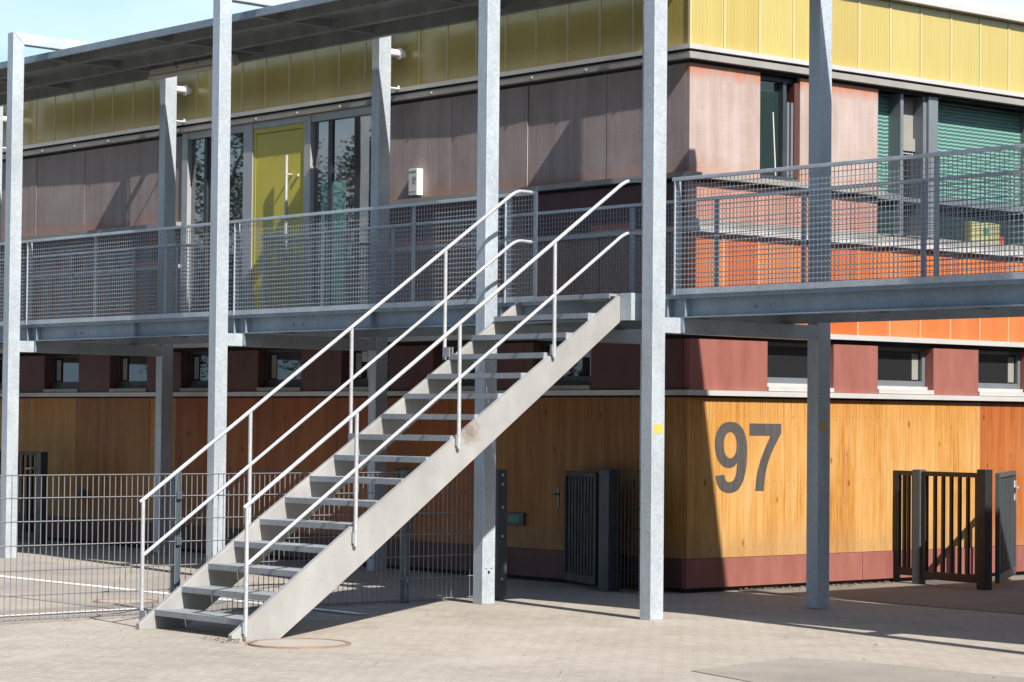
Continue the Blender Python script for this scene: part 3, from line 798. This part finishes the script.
# ------------------------------------------------------------------ fences and gates
F = thing('mesh_fence', 'grey double wire mesh fence running from the stairs to the left edge', 'fence', (-.45, -5, 0))
def meshpanel(b, p, q, zs, z0, z1, step=.05, r=.0033, off=(.009, 0)):
    p = Vector(p); q = Vector(q); n = max(1, round((q - p).length / step))
    for k in range(n + 1):
        c = p.lerp(q, k / n); b.wire((c.x, c.y, z0), (c.x, c.y, z1), r)
    o = Vector((off[0], off[1]))
    for z in zs:
        for s in (-1, 1): b.wire((p.x + s * o.x, p.y + s * o.y, z), (q.x + s * o.x, q.y + s * o.y, z), r * 1.05)
ZS = [.03, .21, .395, .58, .76, .937, 1.108]
for ya, yb in ((-12.2, -9.8), (-9.75, -7.5), (-7.45, -5.2), (-5.15, -2.9), (-2.85, -2.03)):
    b = MB(); meshpanel(b, (-.45, ya), (-.45, yb), ZS, .02, 1.112); b.build('mesh_panel', M['fencewire'], F)
for y in (-9.78, -7.48, -5.17, -2.87):
    b = MB(); b.box(-.515, -.462, y - .03, y + .03, 0, 1.13)
    for z in (.2, .58, .94): b.box(-.4615, -.435, y - .025, y + .025, z - .03, z + .03)
    b.build('fence_post', M['bluegrey'], F, .004)

def leaf(parent, a, c, z0, z1, bars, brace=False, solid=False, mat='anthracite', w=.05):
    # gate leaf between plan points a and c
    a = Vector((a[0], a[1])); c = Vector((c[0], c[1])); L = (c - a).length; d = (c - a) / L; n = Vector((-d.y, d.x))
    def bar(b, s0, s1, t, za, zb):
        p = [a + d * s0 - n * t, a + d * s1 - n * t, a + d * s1 + n * t, a + d * s0 + n * t]
        b.hexa([(v.x, v.y, za) for v in p] + [(v.x, v.y, zb) for v in p])
    b = MB()
    bar(b, 0, w, .022, z0, z1); bar(b, L - w, L, .022, z0, z1); bar(b, w, L - w, .0215, z1 - .045, z1); bar(b, w, L - w, .0215, z0, z0 + .075)
    lf = b.build('gate_leaf', M[mat], parent, .003)
    b = MB()
    for k in range(bars):
        s = w + (L - 2 * w) * (k + 1) / (bars + 1); bar(b, s - .015, s + .015, .014, z0 + .076, z1 - .046)
    b.build('bars', M[mat], lf)
    if solid:
        b = MB(); bar(b, w + .001, L - w - .001, .006, z0 + .0765, z1 - .0465); b.build('infill', M[mat], lf)
    if brace:
        b = MB(); p0, p1 = a + d * (w + .01) + n * .016, a + d * (L - w - .01) + n * .016
        b.hexa([(p0.x, p0.y, z0 + .08), (p0.x + n.x * .01, p0.y + n.y * .01, z0 + .08), (p0.x + n.x * .01, p0.y + n.y * .01, z0 + .16), (p0.x, p0.y, z0 + .16),
                (p1.x, p1.y, z0 + .52), (p1.x + n.x * .01, p1.y + n.y * .01, z0 + .52), (p1.x + n.x * .01, p1.y + n.y * .01, z0 + .60), (p1.x, p1.y, z0 + .60)])
        b.build('brace', M[mat], lf)
    return lf
G = thing('gate', 'dark steel bar gate with open leaf in front of the sunlit yellow boards', 'gate', (.7, 2.65, 0))
MB().box(.003, .045, 2.85, 2.90, 0.02, 1.10).build('gate_post', M['gateblack'], G, .003)
leaf(G, (.047, 2.875), (.287, 2.85), .08, 1.10, 2, w=.03, mat='gateblack')['label'] = 'narrow fixed bar section beside the wall'
MB().box(.29, .385, 2.80, 2.895, 0, 1.115).build('gate_post', M['bluegrey'], G, .004)
leaf(G, (.40, 2.84), (1.175, 2.73), .06, 1.10, 5, mat='gateblack')
MB().box(1.19, 1.295, 2.66, 2.765, 0, 1.135).build('gate_post', M['gateblack'], G, .005)
lf = leaf(G, (1.27, 2.87), (.42, 4.22), .06, 1.10, 11, mat='gateblue', w=.04)
b = MB().tube([(.42, 4.18, .93), (.50, 4.18, .93)], .012, 8).tube([(.50, 4.18, .93), (.56, 4.10, .93)], .012, 8); b.box(.415, .455, 4.17, 4.21, .80, 1.0)
b.build('handle', M['galv_rail'], lf)

G = thing('gate', 'dark gate standing open in the shade under the walkway by the corner', 'gate', (-.5, -1.1, 0))
MB().box(-.43, -.335, -1.97, -1.86, 0, 1.125).build('gate_post', M['anthracite'], G, .004)
b = MB()
for z in (.18, .55, .8, 1.0, 1.08): b.tube([(-.3355, -1.915, z), (-.331, -1.915, z)], .012, 8)
b.build('bolt', M['galv'], G)
MB().box(-.69, -.555, -.45, -.31, 0, 1.115).build('gate_post', M['anthracite'], G, .004)
lf = leaf(G, (-.735, -.42), (-1.50, -.12), .05, 1.08, 8, False, True, 'black_paint')
b = MB().tube([(-1.555, -.16, .86), (-1.555, -.23, .86)], .011, 8).tube([(-1.555, -.23, .86), (-1.60, -.235, .84)], .011, 8).box(-1.565, -1.545, -.175, -.16, .74, .92)
b.build('handle', M['profile'], lf)
b = MB(); meshpanel(b, (-.57, -.37), (-.13, -.37), ZS, .02, 1.112, .05, .0033, (0, .009)); b.build('mesh_panel', M['anthracite'], G)

G = thing('gate', 'dark bar gate with lever handle near the wooden wall at far left', 'gate', (-10.9, -.5, 0))
leaf(G, (-11.6, -.5), (-10.68, -.5), .06, 1.12, 6, mat='black_paint')
MB().box(-10.66, -10.56, -.55, -.45, 0, 1.12).build('gate_post', M['anthracite'], G, .004)
MB().box(-11.72, -11.62, -.55, -.45, 0, 1.12).build('gate_post', M['anthracite'], G, .004)
MB().tube([(-10.72, -.52, .92), (-10.72, -.58, .92)], .012, 8).tube([(-10.72, -.58, .92), (-10.86, -.58, .91)], .012, 8).build('handle', M['galv_rail'], G)

# ------------------------------------------------------------------ what stands opposite (casts the shade on the side path, mirrors in the glass)
N = thing('opposite_building', 'plain rendered neighbouring building across the side path', 'building', (6.9, 0, 0))
MB().box(6.9, 14, -.28, 16, 0, 5.95).build('wall', M['beige'], N)
MB().box(6.85, 14.05, -.33, 16.05, 5.951, 6.05).build('roof', M['trim_grey'], N)
for y in (1.5, 4.2, 6.9, 9.6, 12.3):
    for z in (.9, 3.7):
        w = MB().box(6.86, 6.899, y, y + 1.3, z, z + 1.35).build('window', M['profile'], N)
        MB().box(6.85, 6.8595, y + .06, y + 1.24, z + .06, z + 1.29).build('pane', M['glass'], w)

def tree(x, y, h, r, label):
    t = thing('tree', label, 'tree', (x, y, 0), 'trees mirrored in the entrance glass')
    b = MB().tube([(x, y, 0), (x + .1, y, h * .3), (x + .05, y + .1, h * .6), (x, y, h * .85)], .22, 10, r2=.05)
    for k in range(9):
        a = k * 2.4; z = h * (.3 + .05 * k)
        b.tube([(x + .05, y, z), (x + math.cos(a) * r * .4, y + math.sin(a) * r * .4, z + r * .35), (x + math.cos(a) * r * .75, y + math.sin(a) * r * .75, z + r * .5)], .08, 6, r2=.02)
    b.build('trunk', M['bark'], t, 0, True)
    b = MB(); cl = []
    for k in range(46):
        while True:
            v = Vector((random.uniform(-1, 1), random.uniform(-1, 1), random.uniform(-1, 1)))
            if .25 < v.length < 1: break
        cl.append((Vector((x + v.x * r, y + v.y * r, h * .62 + v.z * h * .40)), random.uniform(.35, .75)))
    for c, s in cl:
        for k in range(620):
            v = Vector((random.gauss(0, .5), random.gauss(0, .5), random.gauss(0, .5))) * s * 1.3
            p = c + v; q = Vector((random.uniform(-1, 1), random.uniform(-1, 1), random.uniform(-.6, .6))).normalized()
            w = q.orthogonal().normalized(); l = random.uniform(.045, .08)
            b.face([b.bm.verts.new(p - q * l), b.bm.verts.new(p + w * l * .5), b.bm.verts.new(p + q * l), b.bm.verts.new(p - w * l * .5)])
    b.build('crown', M['leaf'], t)
tree(-36.5, -19.5, 9.5, 3.2, 'wide leafy tree across the yard filling the left entrance pane')
tree(-27.6, -19, 8.3, 2.3, 'narrow leafy tree across the yard in the right entrance pane')

def sky_blocker_trees():  # added out of view behind the camera to cut sky fill
    b = MB()
    for k in range(22000):
        x = random.uniform(-75, 75)
        h = 16 + 2.2 * math.sin(x * .31) + 1.6 * math.sin(x * .83 + 1) + 1. * math.sin(x * 1.7)
        h *= 1 if x > -42 else .34
        z = random.uniform(.1, 1) * h; y = -44 - random.uniform(-3, 3) - 8 * (x / 75) ** 2
        p = Vector((x, y, z)); q = Vector((random.uniform(-1, 1), random.uniform(-1, 1), random.uniform(-1, 1))).normalized(); w = q.orthogonal().normalized(); l = random.uniform(.35, .8) if x > -42 else random.uniform(.12, .25)
        b.face([b.bm.verts.new(p - q * l), b.bm.verts.new(p + w * l * .6), b.bm.verts.new(p + q * l), b.bm.verts.new(p - w * l * .6)])
    tag(b.build('sky_blocker_belt', M['leaf']), kind='stuff', label='unseen belt of green trees added to block sky light', cat='trees')
sky_blocker_trees()

# ------------------------------------------------------------------ light, sky, camera
HAZE_A, HAZE_B = (3.7, 5.4, 6.7), (5.7, 6.7, 7.1)
sv = Vector((1, -.165, .95)).normalized()
L = bpy.data.lights.new('sun', 'SUN'); L.energy = 5.0; L.angle = math.radians(.53); L.color = (1., .935, .845)
lo = bpy.data.objects.new('sun', L); C.objects.link(lo); lo.rotation_euler = sv.to_track_quat('Z', 'Y').to_euler(); lo.location = sv * 60
Wd = bpy.data.worlds.new('World'); S.world = Wd; Wd.use_nodes = True
nt = Wd.node_tree; bg = nt.nodes['Background']; bg.inputs['Strength'].default_value = .088
sk = nt.nodes.new('ShaderNodeTexSky'); sk.sky_type = 'NISHITA'; sk.sun_disc = False
sk.sun_elevation = math.asin(sv.z); sk.sun_rotation = math.atan2(sv.x, sv.y); sk.air_density = 1.; sk.dust_density = 1.2; sk.ozone_density = 1.2
# hazy summer sky: the air whitens and brightens towards the horizon
tc = nt.nodes.new('ShaderNodeTexCoord'); sx = nt.nodes.new('ShaderNodeSeparateXYZ'); nt.links.new(tc.outputs['Generated'], sx.inputs[0])
rp = nt.nodes.new('ShaderNodeValToRGB'); e = rp.color_ramp.elements
e[0].position = 0.; e[0].color = (1, 1, 1, 1); e[1].position = .34; e[1].color = (0, 0, 0, 1); e.new(.15).color = (.95, .95, .95, 1)
nt.links.new(sx.outputs['Z'], rp.inputs['Fac'])
cn = nt.nodes.new('ShaderNodeTexNoise'); cn.inputs['Scale'].default_value = 3.5; cn.inputs['Detail'].default_value = 5
mp = nt.nodes.new('ShaderNodeMapping'); mp.inputs['Scale'].default_value = (1, 1, 4); nt.links.new(tc.outputs['Generated'], mp.inputs[0]); nt.links.new(mp.outputs[0], cn.inputs['Vector'])
hz = nt.nodes.new('ShaderNodeMix'); hz.data_type = 'RGBA'
cr = nt.nodes.new('ShaderNodeValToRGB'); cr.color_ramp.elements[0].position = .42; cr.color_ramp.elements[0].color = (HAZE_A[0], HAZE_A[1], HAZE_A[2], 1)
cr.color_ramp.elements[1].position = .62; cr.color_ramp.elements[1].color = (HAZE_B[0], HAZE_B[1], HAZE_B[2], 1)
nt.links.new(cn.outputs['Fac'], cr.inputs['Fac'])
nt.links.new(rp.outputs['Color'], hz.inputs[0]); nt.links.new(sk.outputs['Color'], hz.inputs[6]); nt.links.new(cr.outputs['Color'], hz.inputs[7])
nt.links.new(hz.outputs[2], bg.inputs['Color'])

yaw, pitch, roll = 0.85851194, 0.03220824, 0.00932276
f = Vector((-math.sin(yaw) * math.cos(pitch), math.cos(yaw) * math.cos(pitch), math.sin(pitch)))
r = Vector((math.cos(yaw), math.sin(yaw), 0)); u = r.cross(f)
r2 = math.cos(roll) * r + math.sin(roll) * u; u2 = -math.sin(roll) * r + math.cos(roll) * u
cam = bpy.data.cameras.new('camera'); co = bpy.data.objects.new('camera', cam); C.objects.link(co)
mt = Matrix((r2, u2, -f)).transposed().to_4x4(); mt.translation = (16.041, -15.966, 1.55)
co.matrix_world = mt
cam.sensor_width = 36; cam.sensor_fit = 'HORIZONTAL'; cam.lens = 2481.36 * 36 / 1024; cam.clip_start = .1; cam.clip_end = 2000
S.camera = co
S.view_settings.view_transform = 'Standard'; S.view_settings.look = 'None'; S.view_settings.gamma = 1; S.view_settings.exposure = .95
S.view_settings.use_curve_mapping = False
S.render.engine = 'CYCLES'
